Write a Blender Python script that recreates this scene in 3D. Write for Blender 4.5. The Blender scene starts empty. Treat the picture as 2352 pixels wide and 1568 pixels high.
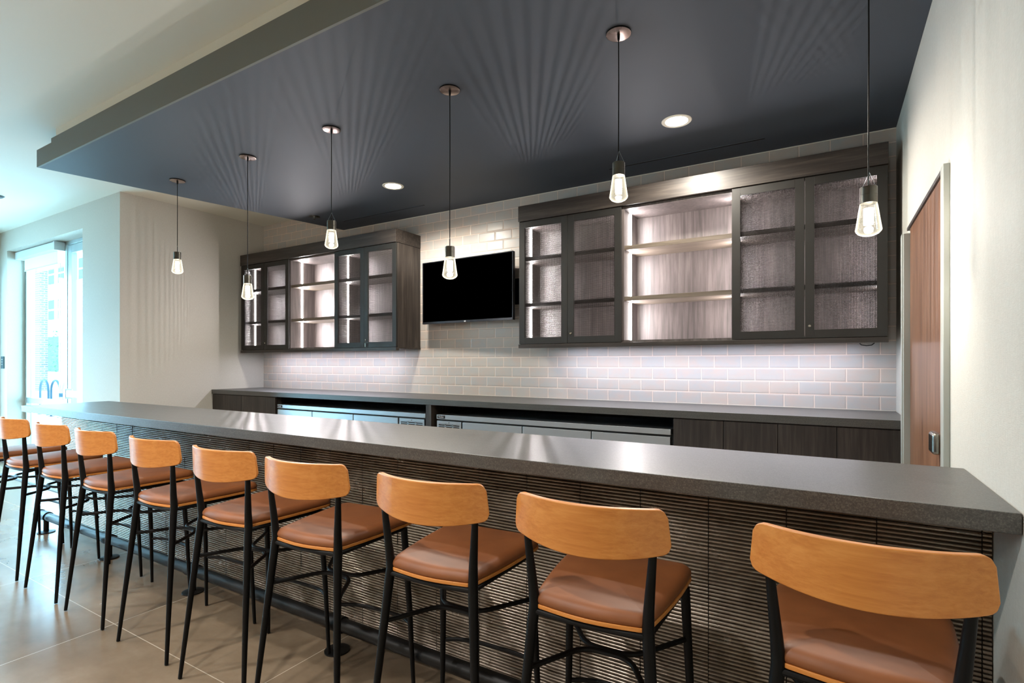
import bpy, bmesh, math, random
from math import sin, cos, pi, sqrt
from mathutils import Vector, Matrix
R = random.Random(7)
S = bpy.context.scene
COL = S.collection

# ------------------------------------------------------------------ geometry helpers
class MB:
    def __init__(self): self.v = []; self.f = []
    def add(self, vs, fs):
        o = len(self.v); self.v += [tuple(p) for p in vs]; self.f += [tuple(i + o for i in q) for q in fs]; return self
    def box(self, x0, x1, y0, y1, z0, z1):
        vs = [(x, y, z) for z in (z0, z1) for y in (y0, y1) for x in (x0, x1)]
        return self.add(vs, [(0, 2, 3, 1), (4, 5, 7, 6), (0, 1, 5, 4), (2, 6, 7, 3), (0, 4, 6, 2), (1, 3, 7, 5)])
    def tube(self, pts, rad, n=12, closed=False):
        pts = [Vector(p) for p in pts]; m = len(pts)
        if not hasattr(rad, '__len__'): rad = [rad] * m
        tang = []
        for i in range(m):
            if closed: t = pts[(i + 1) % m] - pts[i - 1]
            else: t = pts[min(i + 1, m - 1)] - pts[max(i - 1, 0)]
            tang.append(t.normalized())
        a = Vector((0, 0, 1)) if abs(tang[0].z) < .9 else Vector((1, 0, 0))
        u = tang[0].cross(a).normalized(); rings = []
        for i in range(m):
            u = (u - tang[i] * u.dot(tang[i])).normalized(); w = tang[i].cross(u)
            rings.append([pts[i] + (u * cos(2 * pi * k / n) + w * sin(2 * pi * k / n)) * rad[i] for k in range(n)])
        vs = [p for r in rings for p in r]; fs = []
        for i in range(m if closed else m - 1):
            j = (i + 1) % m
            for k in range(n):
                fs.append((i * n + k, i * n + (k + 1) % n, j * n + (k + 1) % n, j * n + k))
        if not closed:
            fs.append(tuple(range(n - 1, -1, -1))); fs.append(tuple((m - 1) * n + k for k in range(n)))
        return self.add(vs, fs)
    def lathe(self, prof, n=32, c=(0, 0, 0)):
        vs = []; fs = []; m = len(prof)
        for (r, z) in prof:
            for k in range(n):
                a = 2 * pi * k / n; vs.append((c[0] + r * cos(a), c[1] + r * sin(a), c[2] + z))
        for i in range(m - 1):
            for k in range(n):
                fs.append((i * n + k, i * n + (k + 1) % n, (i + 1) * n + (k + 1) % n, (i + 1) * n + k))
        if prof[0][0] > 1e-6: fs.append(tuple(range(n - 1, -1, -1)))
        if prof[-1][0] > 1e-6: fs.append(tuple((m - 1) * n + k for k in range(n)))
        return self.add(vs, fs)
    def poly(self, pts, z0, z1):          # vertical prism from an xy outline
        n = len(pts)
        vs = [(x, y, z0) for x, y in pts] + [(x, y, z1) for x, y in pts]
        return self.add(vs, [tuple(range(n - 1, -1, -1)), tuple(range(n, 2 * n))] + [(i, (i + 1) % n, n + (i + 1) % n, n + i) for i in range(n)])
    def prof_x(self, prof, x0, x1):       # (y,z) outline extruded along x
        n = len(prof)
        vs = [(x0, y, z) for y, z in prof] + [(x1, y, z) for y, z in prof]
        return self.add(vs, [tuple(range(n)), tuple(range(2 * n - 1, n - 1, -1))] + [(i, n + i, n + (i + 1) % n, (i + 1) % n) for i in range(n)])
    def build(self, name, mat, parent=None, bevel=0, smooth=.6, loc=None, seg=2):
        me = bpy.data.meshes.new(name); me.from_pydata(self.v, [], self.f)
        bm = bmesh.new(); bm.from_mesh(me); bmesh.ops.remove_doubles(bm, verts=bm.verts, dist=1e-6)
        bmesh.ops.recalc_face_normals(bm, faces=bm.faces); bm.to_mesh(me); bm.free()
        me.materials.append(mat)
        if smooth:
            me.shade_smooth(); me.set_sharp_from_angle(angle=smooth)
        o = bpy.data.objects.new(name, me); COL.objects.link(o)
        if parent: o.parent = parent
        if loc: o.location = loc
        if bevel:
            b = o.modifiers.new('bevel', 'BEVEL'); b.width = bevel; b.segments = seg; b.limit_method = 'ANGLE'; b.harden_normals = True
        return o
def B(*a): return MB().box(*a)
def tag(o, label=None, cat=None, group=None, kind=None):
    if label: o['label'] = label
    if cat: o['category'] = cat
    if group: o['group'] = group
    if kind: o['kind'] = kind
    return o
def thing(name, loc, label, cat, group=None):
    o = bpy.data.objects.new(name, None); o.empty_display_size = .1; COL.objects.link(o); o.location = loc
    return tag(o, label, cat, group)
def struct(o): o['kind'] = 'structure'; return o
def copy_tree(o, parent=None):
    c = o.copy(); COL.objects.link(c)
    if parent: c.parent = parent
    for ch in list(o.children): copy_tree(ch, c)
    return c
def arc(cx, cy, r, a0, a1, n):
    return [(cx + r * cos(a0 + (a1 - a0) * i / n), cy + r * sin(a0 + (a1 - a0) * i / n)) for i in range(n + 1)]

# ------------------------------------------------------------------ material helpers
def lin(c):
    return tuple((x / 255 / 12.92) if x / 255 <= .04045 else ((x / 255 + .055) / 1.055) ** 2.4 for x in c) + (1,)
class M:
    def __init__(self, name, col=(128, 128, 128), rough=.5, metal=0, spec=.5, **kw):
        self.m = bpy.data.materials.new(name); self.m.use_nodes = True; self.t = self.m.node_tree; self.n = self.t.nodes
        self.b = self.n['Principled BSDF']; self.b.inputs['Base Color'].default_value = lin(col)
        self.b.inputs['Roughness'].default_value = rough; self.b.inputs['Metallic'].default_value = metal
        self.b.inputs['Specular IOR Level'].default_value = spec
        for k, v in kw.items(): self.b.inputs[k].default_value = v
        self.co = None
    def node(self, t, **kw):
        x = self.n.new(t)
        for k, v in kw.items(): setattr(x, k, v)
        return x
    def link(self, a, b): self.t.links.new(a, b)
    def coords(self, scale=(1, 1, 1), kind='Object', loc=(0, 0, 0), rot=(0, 0, 0)):
        tc = self.node('ShaderNodeTexCoord'); mp = self.node('ShaderNodeMapping')
        mp.inputs['Scale'].default_value = scale; mp.inputs['Location'].default_value = loc; mp.inputs['Rotation'].default_value = rot
        self.link(tc.outputs[kind], mp.inputs[0]); return mp.outputs[0]
    def noise(self, co, scale=5, detail=4, rough=.5, dist=0):
        x = self.node('ShaderNodeTexNoise'); x.inputs['Scale'].default_value = scale; x.inputs['Detail'].default_value = detail
        x.inputs['Roughness'].default_value = rough; x.inputs['Distortion'].default_value = dist
        self.link(co, x.inputs['Vector']); return x.outputs['Fac']
    def ramp(self, fac, stops):
        r = self.node('ShaderNodeValToRGB'); e = r.color_ramp.elements
        for i, (p, c) in enumerate(stops):
            x = e[i] if i < 2 else e.new(p)
            x.position = p; x.color = lin(c) if len(c) == 3 else c
        self.link(fac, r.inputs[0]); return r.outputs[0]
    def color(self, out): self.link(out, self.b.inputs['Base Color']); return self
    def rough(self, fac, a, b):
        r = self.node('ShaderNodeMapRange'); r.inputs['To Min'].default_value = a; r.inputs['To Max'].default_value = b
        self.link(fac, r.inputs['Value']); self.link(r.outputs[0], self.b.inputs['Roughness']); return self
    def bump(self, h, strength=.2, dist=.002):
        x = self.node('ShaderNodeBump'); x.inputs['Strength'].default_value = strength; x.inputs['Distance'].default_value = dist
        self.link(h, x.inputs['Height']); self.link(x.outputs[0], self.b.inputs['Normal']); return self
    def mix(self, fac, a, b, mode='MIX'):
        x = self.node('ShaderNodeMix', data_type='RGBA', blend_type=mode)
        if isinstance(fac, (int, float)): x.inputs[0].default_value = fac
        else: self.link(fac, x.inputs[0])
        for i, v in ((6, a), (7, b)):
            if isinstance(v, tuple): x.inputs[i].default_value = lin(v)
            else: self.link(v, x.inputs[i])
        return x.outputs[2]

def mat_wall():
    m = M('vinyl_wallcovering', (205, 201, 187), .75, spec=.25)
    a = m.noise(m.coords((60, 60, 900)), 1, 3); b = m.noise(m.coords((700, 700, 40)), 1, 3)
    x = m.node('ShaderNodeMath', operation='MULTIPLY'); m.link(a, x.inputs[0]); m.link(b, x.inputs[1])
    m.color(m.ramp(x.outputs[0], [(.1, (182, 178, 168)), (.42, (200, 196, 186))])); m.bump(x.outputs[0], .35, .002); return m.m
def mat_paint(name, c, rough=.6, spec=.3):
    m = M(name, c, rough, spec=spec); m.bump(m.noise(m.coords(), 300, 2), .06, .001); return m.m
def mat_tile():
    m = M('glazed_wall_tile', (200, 196, 190), .3, spec=.3)
    tc = m.node('ShaderNodeTexCoord'); sp = m.node('ShaderNodeSeparateXYZ'); cb = m.node('ShaderNodeCombineXYZ')
    m.link(tc.outputs['Object'], sp.inputs[0]); m.link(sp.outputs[0], cb.inputs[0]); m.link(sp.outputs[2], cb.inputs[1])
    mp = m.node('ShaderNodeMapping'); mp.inputs['Location'].default_value = (-.007, -1.111, 0); m.link(cb.outputs[0], mp.inputs[0])
    def brick(c1, c2, mo, ms, sm):
        br = m.node('ShaderNodeTexBrick'); br.offset = .5; br.squash = 1
        br.inputs['Scale'].default_value = 1; br.inputs['Brick Width'].default_value = .2045; br.inputs['Row Height'].default_value = .1001
        br.inputs['Mortar Size'].default_value = ms; br.inputs['Mortar Smooth'].default_value = sm
        br.inputs['Color1'].default_value = lin(c1); br.inputs['Color2'].default_value = lin(c2); br.inputs['Mortar'].default_value = lin(mo)
        m.link(mp.outputs[0], br.inputs['Vector']); return br
    a = brick((180, 179, 177), (190, 183, 175), (232, 214, 200), .0024, .1)
    e = brick((0, 0, 0), (0, 0, 0), (255, 255, 255), .012, 1.0)
    n = m.noise(m.coords((9, 9, 14)), 1, 5, .6)
    tint = m.mix(m.ramp(n, [(.42, (0, 0, 0)), (.7, (190, 190, 190))]), a.outputs['Color'], (200, 176, 162))
    edge = m.node('ShaderNodeMath', operation='MULTIPLY'); edge.inputs[1].default_value = .25; m.link(e.outputs['Fac'], edge.inputs[0])
    c = m.mix(edge.outputs[0], tint, (190, 160, 142)); c = m.mix(a.outputs['Fac'], c, (232, 214, 200)); m.color(c)
    m.rough(a.outputs['Fac'], .3, .7)
    inv = m.node('ShaderNodeMath', operation='MULTIPLY_ADD'); inv.inputs[1].default_value = -1; inv.inputs[2].default_value = 1
    m.link(e.outputs['Fac'], inv.inputs[0])
    ad = m.node('ShaderNodeMath', operation='MULTIPLY_ADD'); ad.inputs[1].default_value = .5; m.link(m.noise(m.coords((7, 7, 9)), 1, 2), ad.inputs[0]); m.link(inv.outputs[0], ad.inputs[2])
    m.bump(ad.outputs[0], .55, .003); return m.m
def mat_floor():
    m = M('porcelain_floor_tile', (140, 125, 108), .28, spec=1.0)
    tc = m.node('ShaderNodeTexCoord'); mp = m.node('ShaderNodeMapping'); mp.inputs['Location'].default_value = (2.196, -1.385, 0); m.link(tc.outputs['Object'], mp.inputs[0])
    br = m.node('ShaderNodeTexBrick'); br.offset = 0; br.squash = 1
    br.inputs['Scale'].default_value = 1; br.inputs['Brick Width'].default_value = 1.215; br.inputs['Row Height'].default_value = .64
    br.inputs['Mortar Size'].default_value = .0022; br.inputs['Mortar Smooth'].default_value = .1
    br.inputs['Color1'].default_value = (0, 0, 0, 1); br.inputs['Color2'].default_value = (1, 1, 1, 1)
    m.link(mp.outputs[0], br.inputs['Vector'])
    n = m.noise(m.coords((1.1, 1.5, 1)), 1, 6, .62)
    c = m.ramp(n, [(.34, (100, 86, 69)), (.5, (119, 103, 84)), (.66, (138, 122, 102))])
    c = m.mix(.07, c, br.outputs['Color'], 'OVERLAY'); c = m.mix(br.outputs['Fac'], c, (180, 168, 150)); m.color(c)
    m.rough(n, .22, .3); m.bump(br.outputs['Fac'], -.3, .001); return m.m
def mat_stone():
    m = M('dark_stone_laminate', (74, 71, 68), .36, spec=.9)
    a = m.noise(m.coords((260, 260, 260)), 1, 3, .7); b = m.noise(m.coords((3, 70, 70)), 1, 5, .7)
    x = m.node('ShaderNodeMath', operation='MULTIPLY_ADD'); x.inputs[1].default_value = .75; m.link(a, x.inputs[0])
    y = m.node('ShaderNodeMath', operation='MULTIPLY'); y.inputs[1].default_value = .25; m.link(b, y.inputs[0]); m.link(y.outputs[0], x.inputs[2])
    m.color(m.ramp(x.outputs[0], [(.36, (38, 38, 36)), (.5, (57, 56, 53)), (.66, (98, 96, 91))])); m.rough(b, .3, .45); m.bump(a, .12, .0008); return m.m
def mat_wood(name, cols, axis='x', rough=.45, sc=1.0, spec=.4):
    m = M(name, cols[1], rough, spec=spec)
    s = {'x': (2.2, 45, 45), 'z': (45, 45, 2.2), 'y': (45, 2.2, 45)}[axis]
    co = m.coords(tuple(v * sc for v in s))
    n = m.noise(co, 1, 6, .65, .4); s2 = {'x': (.8, 9, 9), 'z': (9, 9, .8), 'y': (9, .8, 9)}[axis]
    w = m.noise(m.coords(tuple(v * sc for v in s2)), 1, 3, .5, 1.5)
    x = m.node('ShaderNodeMath', operation='MULTIPLY_ADD'); x.inputs[1].default_value = .6; m.link(n, x.inputs[0])
    y = m.node('ShaderNodeMath', operation='MULTIPLY'); y.inputs[1].default_value = .4; m.link(w, y.inputs[0]); m.link(y.outputs[0], x.inputs[2])
    m.color(m.ramp(x.outputs[0], [(.34, cols[0]), (.5, cols[1]), (.66, cols[2])])); m.bump(n, .12, .001); return m.m
def mat_leather():
    m = M('tan_vinyl_upholstery', (128, 74, 44), .5, spec=.4)
    n = m.noise(m.coords(), 9, 3); m.color(m.ramp(n, [(.3, (116, 68, 36)), (.7, (130, 78, 43))]))
    v = m.node('ShaderNodeTexVoronoi'); v.inputs['Scale'].default_value = 650; m.link(m.coords(), v.inputs['Vector']); m.bump(v.outputs['Distance'], .08, .0006); return m.m
def mat_metal(name, c, rough, metal=1, brush=None, aniso=0):
    m = M(name, c, rough, metal)
    n = m.noise(m.coords(brush or (6, 6, 6)), 1, 4); m.rough(n, rough * .75, rough * 1.3)
    if brush: m.bump(n, .05, .0005)
    return m.m
def mat_ceramic():
    m = M('ribbed_bronze_tile', (92, 80, 70), .26, .7, spec=.6)
    n = m.noise(m.coords((2.4, 2.4, 7)), 1, 6, .7, .5); k = m.noise(m.coords((25, 25, 60)), 1, 4, .6)
    c = m.ramp(n, [(.3, (96, 86, 76)), (.5, (138, 128, 116)), (.7, (172, 162, 150))]); c = m.mix(.15, c, m.ramp(k, [(.3, (70, 60, 52)), (.5, (225, 215, 205))]), 'MULTIPLY'); m.color(c)
    m.rough(n, .2, .32); m.bump(m.noise(m.coords((6, 6, 40)), 1, 3), .03, .002); return m.m
def mat_emit(name, c, s):
    m = M(name, c, .4); m.b.inputs['Emission Color'].default_value = lin(c); m.b.inputs['Emission Strength'].default_value = s; return m.m
def mat_glass(name='clear_glass', tint=(255, 255, 255), ior=1.5, rough=0.0):
    m = M(name); t = m.t; m.n.remove(m.b); out = m.n['Material Output']
    tr = m.node('ShaderNodeBsdfTransparent'); tr.inputs[0].default_value = lin(tint)
    gl = m.node('ShaderNodeBsdfGlossy'); gl.inputs['Roughness'].default_value = rough
    fr = m.node('ShaderNodeFresnel'); fr.inputs[0].default_value = ior
    n = m.noise(m.coords((8, 8, 8)), 1, 2); b = m.node('ShaderNodeBump'); b.inputs['Strength'].default_value = .03; b.inputs['Distance'].default_value = .002
    m.link(n, b.inputs['Height']); m.link(b.outputs[0], gl.inputs['Normal'])
    ge = m.node('ShaderNodeNewGeometry'); fm_ = m.node('ShaderNodeMath', operation='SUBTRACT'); fm_.use_clamp = True; m.link(fr.outputs[0], fm_.inputs[0]); m.link(ge.outputs['Backfacing'], fm_.inputs[1])
    mx = m.node('ShaderNodeMixShader'); m.link(fm_.outputs[0], mx.inputs[0]); m.link(tr.outputs[0], mx.inputs[1]); m.link(gl.outputs[0], mx.inputs[2]); m.link(mx.outputs[0], out.inputs[0])
    return m.m
def mat_glow_glass():
    # pendant optic glass: rim glow painted by emission in place of refracted light
    m = M('glow_painted_optic_glass'); m.n.remove(m.b); out = m.n['Material Output']
    tr = m.node('ShaderNodeBsdfTransparent'); tr.inputs[0].default_value = (1, 1, 1, 1)
    gl = m.node('ShaderNodeBsdfGlossy'); gl.inputs['Roughness'].default_value = .02
    em = m.node('ShaderNodeEmission'); em.inputs[0].default_value = lin((255, 244, 214)); em.inputs[1].default_value = 1.5
    lw = m.node('ShaderNodeLayerWeight'); lw.inputs[0].default_value = .35
    n = m.noise(m.coords((60, 60, 6)), 1, 3)
    p = m.node('ShaderNodeMath', operation='POWER'); p.inputs[1].default_value = 2.2; m.link(lw.outputs['Facing'], p.inputs[0])
    q = m.node('ShaderNodeMath', operation='MULTIPLY_ADD'); q.inputs[1].default_value = .16; m.link(n, q.inputs[0]); m.link(p.outputs[0], q.inputs[2])
    q.use_clamp = True
    m1 = m.node('ShaderNodeMixShader'); m1.inputs[0].default_value = .07; m.link(tr.outputs[0], m1.inputs[1]); m.link(gl.outputs[0], m1.inputs[2])
    m2 = m.node('ShaderNodeMixShader'); m.link(q.outputs[0], m2.inputs[0]); m.link(m1.outputs[0], m2.inputs[1]); m.link(em.outputs[0], m2.inputs[2]); m.link(m2.outputs[0], out.inputs[0])
    return m.m

WALL = mat_wall(); CEIL = mat_paint('white_ceiling_paint', (222, 220, 208)); DARK = mat_paint('charcoal_ceiling_paint', (71, 77, 86), .6, .3)
FASCIA = mat_paint('grey_fascia_paint', (108, 111, 107)); TILE = mat_tile(); FLOOR = mat_floor(); STONE = mat_stone()
DW = [(34, 29, 26), (51, 45, 41), (72, 65, 59)]
WOODX = mat_wood('dark_oak_laminate_horizontal', DW, 'x'); WOODZ = mat_wood('dark_oak_laminate_vertical', DW, 'z')
INZ = mat_wood('grey_oak_lining', [(62, 57, 55), (84, 77, 75), (104, 96, 93)], 'z'); INX = mat_wood('grey_oak_shelf', [(72, 63, 54), (92, 82, 72), (114, 104, 92)], 'x')
BEECH = mat_wood('stained_beech', [(180, 110, 47), (194, 125, 58), (205, 138, 70)], 'x', .38, 2.6, .45)
LEATHER = mat_leather(); BLACK = M('black_powder_coat', (5, 5, 5), .5, spec=.18).m; DOORM = mat_metal('bronze_black_door_metal', (32, 30, 27), .5, .2)
MESH = mat_metal('blackened_wire', (46, 42, 40), .42, .6); STEEL = mat_metal('brushed_stainless', (190, 196, 200), .34, 1, (3, 3, 220))
CHROME = mat_metal('satin_chrome', (150, 146, 138), .22); CERAM = mat_ceramic(); CAPM = mat_metal('gunmetal_cap', (84, 82, 76), .32, .9, (200, 200, 3))
RAILM = M('black_steel_pipe', (9, 9, 9), .42, spec=.3).m; SHADOWM = mat_paint('black_recess_lining', (24, 23, 23), .7)
CANOPY = mat_metal('satin_bronze_canopy', (150, 132, 124), .25, .9); TVB = M('tv_bezel_plastic', (38, 42, 50), .25, .5).m; SCREEN = M('black_screen_glass', (0, 0, 0), .5, spec=0).m
WALNUT = mat_wood('walnut_door_veneer', [(84, 56, 40), (118, 82, 60), (150, 110, 84)], 'z', .36, 1, .3); FRAMEM = mat_metal('painted_steel_frame', (168, 170, 162), .4, .2)
ALU = mat_metal('anodised_aluminium', (178, 196, 200), .35, .5); BLINDM = mat_paint('white_blind_fabric', (240, 240, 228)); CASS = mat_paint('white_blind_cassette', (205, 215, 216), .35)
GLASS = mat_glass('window_glass'); BULBG = mat_glow_glass(); LED = mat_emit('led_module', (255, 250, 236), 14); STRIP = mat_emit('led_strip_diffuser', (255, 246, 242), 40); STRIPC = mat_emit('cool_led_strip', (228, 226, 255), 14)
LENS = mat_emit('downlight_lens', (255, 246, 226), 22); TRIMW = mat_paint('white_light_trim', (226, 222, 208)); BASEM = mat_paint('grey_rubber_base', (82, 84, 84), .5)
GROUTW = mat_paint('white_caulk', (216, 212, 200))

# ------------------------------------------------------------------ key dimensions (metres, camera stands at the origin)
XR = .4062; YB = 4.593; ZD = 3.113; ZM = 3.379; XL = -6.837; YW = 2.83; XE = -10.64

# ------------------------------------------------------------------ room shell
struct(B(XE - .3, XR + .3, -10.2, YB + .2, -.12, 0).build('floor', FLOOR, smooth=0))
struct(B(XL - .1, XR, YB, YB + .12, 0, 3.6).build('wall_back', TILE, smooth=0))
struct(B(XR, XR + .14, -10, YB + .12, 0, 3.6).build('wall_right', WALL, smooth=0))
struct(B(XL - .16, XL, YW + .27, YB + .12, 0, 3.6).build('wall_left', WALL, smooth=0))
OX0, OX1, OZ = -10.297, -7.79, 3.09          # window recess opening
w = MB(); w.box(OX1, XL, YW, YW + .27, 0, 3.6); w.box(XE - .3, OX0, YW, YW + .27, 0, 3.6); w.box(OX0, OX1, YW, YW + .27, OZ, 3.6)
struct(w.build('wall_front', WALL, smooth=0))
w = MB()                                       # far side wall, out of view; tall street glazing added to bring in daylight
GZ = ((-.4, 2.6),)
for a, b in ((-10, -.4), (2.6, 2.84)): w.box(XE - .2, XE, a, b, 0, 3.6)
for a, b in GZ: w.box(XE - .2, XE, a, b, 2.9, 3.6)
struct(w.build('wall_street', WALL, smooth=0))
struct(B(XE - .2, XR + .14, -10.2, -10, 0, 3.6).build('wall_rear', WALL, smooth=0))
struct(B(XE - .2, XR + .14, -10.2, YB + .12, ZM, ZM + .2).build('ceiling', CEIL, smooth=0))
# dropped ceiling over the bar: its street-side edge is slightly splayed
sx = lambda y: -5.77 + (y - 1.775) * (.564 / 2.818)
s = MB().poly([(sx(1.79), 1.79), (XR, 1.79), (XR, YB), (sx(YB), YB)], ZD, ZD + .16)
struct(s.build('ceiling_dropped', DARK, smooth=0))
s = MB().poly([(sx(1.775), 1.775), (XR, 1.775), (XR, 1.79), (sx(1.79), 1.79)], ZD - .0005, ZD + .145)
s.poly([(-5.47, 1.775), (XR, 1.775), (XR, 1.79), (-5.47, 1.79)], ZD + .145, ZD + .18)
struct(s.build('trim_1', FASCIA, smooth=0))
struct(MB().poly([(-5.45, 1.80), (XR, 1.80), (XR, YB), (sx(YB) + .3, YB)], ZD + .16, ZM).build('ceiling_bulkhead', CEIL, smooth=0))
struct(B(XL, XR - .001, YB - .006, YB, 1.111, 1.115).build('trim_2', GROUTW, smooth=0))
struct(B(sx(YB), XR - .001, YB - .006, YB, ZD - .007, ZD - .001).build('trim_3', GROUTW, smooth=0))
b_ = MB(); b_.box(OX1, XL, YW - .012, YW, 0, .1); b_.box(XE, OX0, YW - .012, YW, 0, .1)
struct(b_.build('baseboard_front', BASEM)); struct(B(XR - .012, XR, -4.6, 1.9, 0, .1).build('baseboard_right', BASEM))
struct(B(XL, XL + .012, YW + .02, 3.86, 0, .1).build('baseboard_left', BASEM))

# window and glazed door in the recess
YG = 3.06
f = MB()
f.box(OX0, OX0 + .05, YG - .03, YG + .03, 0, OZ); f.box(OX0, OX1, YG - .03, YG + .03, OZ - .05, OZ)
f.box(-8.86, -8.78, YG - .04, YG + .04, 0, OZ - .05); f.box(OX0 + .05, -8.86, YG - .03, YG + .03, .86, .94); f.box(OX0 + .05, -8.86, YG - .03, YG + .03, 0, .1)
win = struct(f.build('window_1', ALU, bevel=.004))
B(OX0 + .05, -8.86, YG - .006, YG + .006, .1, 3.04).build('window_pane', GLASS, win, smooth=0)
f = MB(); f.box(-8.77, -8.66, YG - .035, YG + .03, .0, OZ - .06); f.box(OX1 - .11, OX1, YG - .035, YG + .03, 0, OZ - .06); f.box(-8.66, OX1 - .11, YG - .035, YG + .03, OZ - .17, OZ - .06); f.box(-8.66, OX1 - .11, YG - .035, YG + .03, .0, .25)
dr = struct(f.build('door_1', ALU, bevel=.004))
B(-8.66, OX1 - .11, YG - .006, YG + .006, .25, OZ - .17).build('door_pane', GLASS, dr, smooth=0)
h = MB(); h.box(-8.70, OX1 - .02, YG - .105, YG - .075, 1.0, 1.09); h.box(-8.72, -8.64, YG - .11, YG - .03, .98, 1.11)
h.build('push_bar', ALU, dr, bevel=.006)
# frames of the added far side glazing
for i, (a, b) in enumerate(GZ):
    f = MB(); X = XE - .12
    for y in (a, (a + b) / 2 - .03, b - .06): f.box(X, X + .06, y, y + .06, 0, 2.9)
    for z in (0, .9, 2.84): f.box(X, X + .06, a, b, z, z + .06)
    wn = struct(f.build('window_%d' % (i + 2), ALU)); B(X + .024, X + .036, a, b, .06, 2.84).build('window_pane', GLASS, wn, smooth=0)
# roller blind
bl = thing('roller_blind', (-9.5, 2.98, 3.0), 'white roller blind pulled down a little at the top of the tall window', 'blind')
B(OX0 + .02 + 9.5, -8.90 + 9.5, -.07, .04, -.03, .075).build('cassette', CASS, bl, bevel=.006)
B(OX0 + .16 + 9.5, -8.97 + 9.5, .0, .003, -.19, -.02).build('blind_fabric', BLINDM, bl, smooth=0)
B(OX0 + .16 + 9.5, -8.97 + 9.5, -.006, .009, -.205, -.19).build('bottom_bar', CASS, bl, bevel=.003)
B(-8.90 + 9.5, -8.86 + 9.5, -.075, .045, -.035, .08).build('end_bracket', CASS, bl, bevel=.004)
MB().tube([(.56, .02, -.03), (.56, .02, -1.9)], .0025, 6).build('pull_chain', CASS, bl)
# keypad by the window
kp = thing('wall_keypad', (-10.45, YW, 1.46), 'small dark control keypad on the wall left of the tall window', 'keypad')
B(-.055, .055, -.012, 0, -.09, .09).build('plate', mat_paint('dark_keypad_plastic', (64, 84, 90), .4), kp, bevel=.003)
k_ = MB()
for j in range(3): k_.box(-.025, .025, -.016, -.011, .035 - j * .035, .05 - j * .035)
k_.build('buttons', FRAMEM, kp)
# entrance mat
mt = M('mat_pile', (150, 150, 146), .95); mt.bump(mt.noise(mt.coords(), 160, 4), .9, .008); mt.color(mt.ramp(mt.noise(mt.coords(), 90, 3), [(.3, (112, 112, 110)), (.7, (190, 190, 184))]))
em = thing('entrance_mat', (-8.1, 2.64, 0), 'speckled grey entrance mat on the floor in front of the glass door', 'mat')
B(-1.15, 1.15, -.15, .15, 0.001, .012).build('pile', mt.m, em, smooth=0)
e = MB(); e.box(-1.17, 1.17, -.18, -.15, .001, .011); e.box(-1.17, -1.15, -.15, .17, .001, .011); e.box(1.15, 1.17, -.15, .17, .001, .011); e.box(-1.15, 1.15, .15, .17, .001, .011)
e.build('rubber_border', BASEM, em)

# ------------------------------------------------------------------ outside the window
OUT = mat_paint('pale_concrete_paving', (214, 216, 214)); STUC = mat_paint('pale_stucco', (232, 232, 228))
struct(MB().box(-110, XE - .35, -40, 90, -.2, -.05).box(XE - .35, XL - .2, YW + .35, 90, -.2, -.05).build('floor_pavement', OUT, smooth=0))
bm_ = M('painted_brick', (196, 190, 194), .8)
br = bm_.node('ShaderNodeTexBrick'); br.inputs['Scale'].default_value = 1; br.inputs['Brick Width'].default_value = .3; br.inputs['Row Height'].default_value = .12; br.inputs['Mortar Size'].default_value = .009
br.inputs['Color1'].default_value = lin((66, 60, 72)); br.inputs['Color2'].default_value = lin((82, 74, 86)); br.inputs['Mortar'].default_value = lin((150, 148, 150))
tc_ = bm_.node('ShaderNodeTexCoord'); sp_ = bm_.node('ShaderNodeSeparateXYZ'); cb_ = bm_.node('ShaderNodeCombineXYZ'); bm_.link(tc_.outputs['Object'], sp_.inputs[0]); bm_.link(sp_.outputs[1], cb_.inputs[0]); bm_.link(sp_.outputs[2], cb_.inputs[1]); bm_.link(cb_.outputs[0], br.inputs['Vector']); bm_.color(br.outputs['Color'])
tag(B(-37.2, -36.5, 11.36, 11.70, -.05, 13).build('brick_pier', bm_.m, bevel=.01), 'tall brick pier standing outside the window on the left', 'pillar')
RACK = mat_paint('blue_grey_rack_paint', (22, 46, 58), .6, .2)
def rack(x, y, lab):
    t = thing('bike_rack', (x, y, -.05), lab, 'bike rack', 'bike racks on the pavement')
    p = [(-.3, 0, 0), (-.3, 0, .72)] + [(-.3 * cos(a * pi / 12), 0, .72 + .3 * sin(a * pi / 12)) for a in range(1, 12)] + [(.3, 0, .72), (.3, 0, 0)]
    MB().tube(p, .03, 10).build('hoop', RACK, t); [B(q - .06, q + .06, -.06, .06, 0, .015).build('foot_plate', RACK, t) for q in (-.3, .3)]
rack(-19.6, 6.2, 'leftmost hoop bike rack beyond the window, next to the brick pier'); rack(-18.5, 6.1, 'middle hoop bike rack beyond the window'); rack(-17.45, 6.0, 'rightmost hoop bike rack beyond the window, nearest the door')
bd = thing('apartment_building', (-88, 30, -.05), 'pale building across the street seen through the tall window', 'building')
B(-30, 20, 0, 12, 0, 22).build('facade', STUC, bd, smooth=0)
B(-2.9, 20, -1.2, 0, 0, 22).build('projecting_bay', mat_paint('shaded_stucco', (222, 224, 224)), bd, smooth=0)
WINB = M('tinted_window_glass', (16, 44, 58), .5, spec=.2).m; WHF = mat_paint('white_window_frame', (240, 240, 240))
for zz in (7.1, 11.8, 16.5):
    for xx in (-.6, 2.5, 5.6, 8.7):
        fr = B(xx - 1.15, xx + 1.15, -1.24, -1.2, zz, zz + 2.9).build('window', WHF, bd, smooth=0)
        B(xx - .95, xx + .95, -1.26, -1.24, zz + .15, zz + 1.35).box(xx - .95, xx + .95, -1.26, -1.24, zz + 1.55, zz + 2.75).build('pane', WINB, fr, smooth=0)
B(-2.3, 9, -1.28, -1.2, .4, 5.0).build('shopfront', M('dark_shopfront_glass', (12, 38, 52), .5, spec=.2).m, bd, smooth=0)
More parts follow.
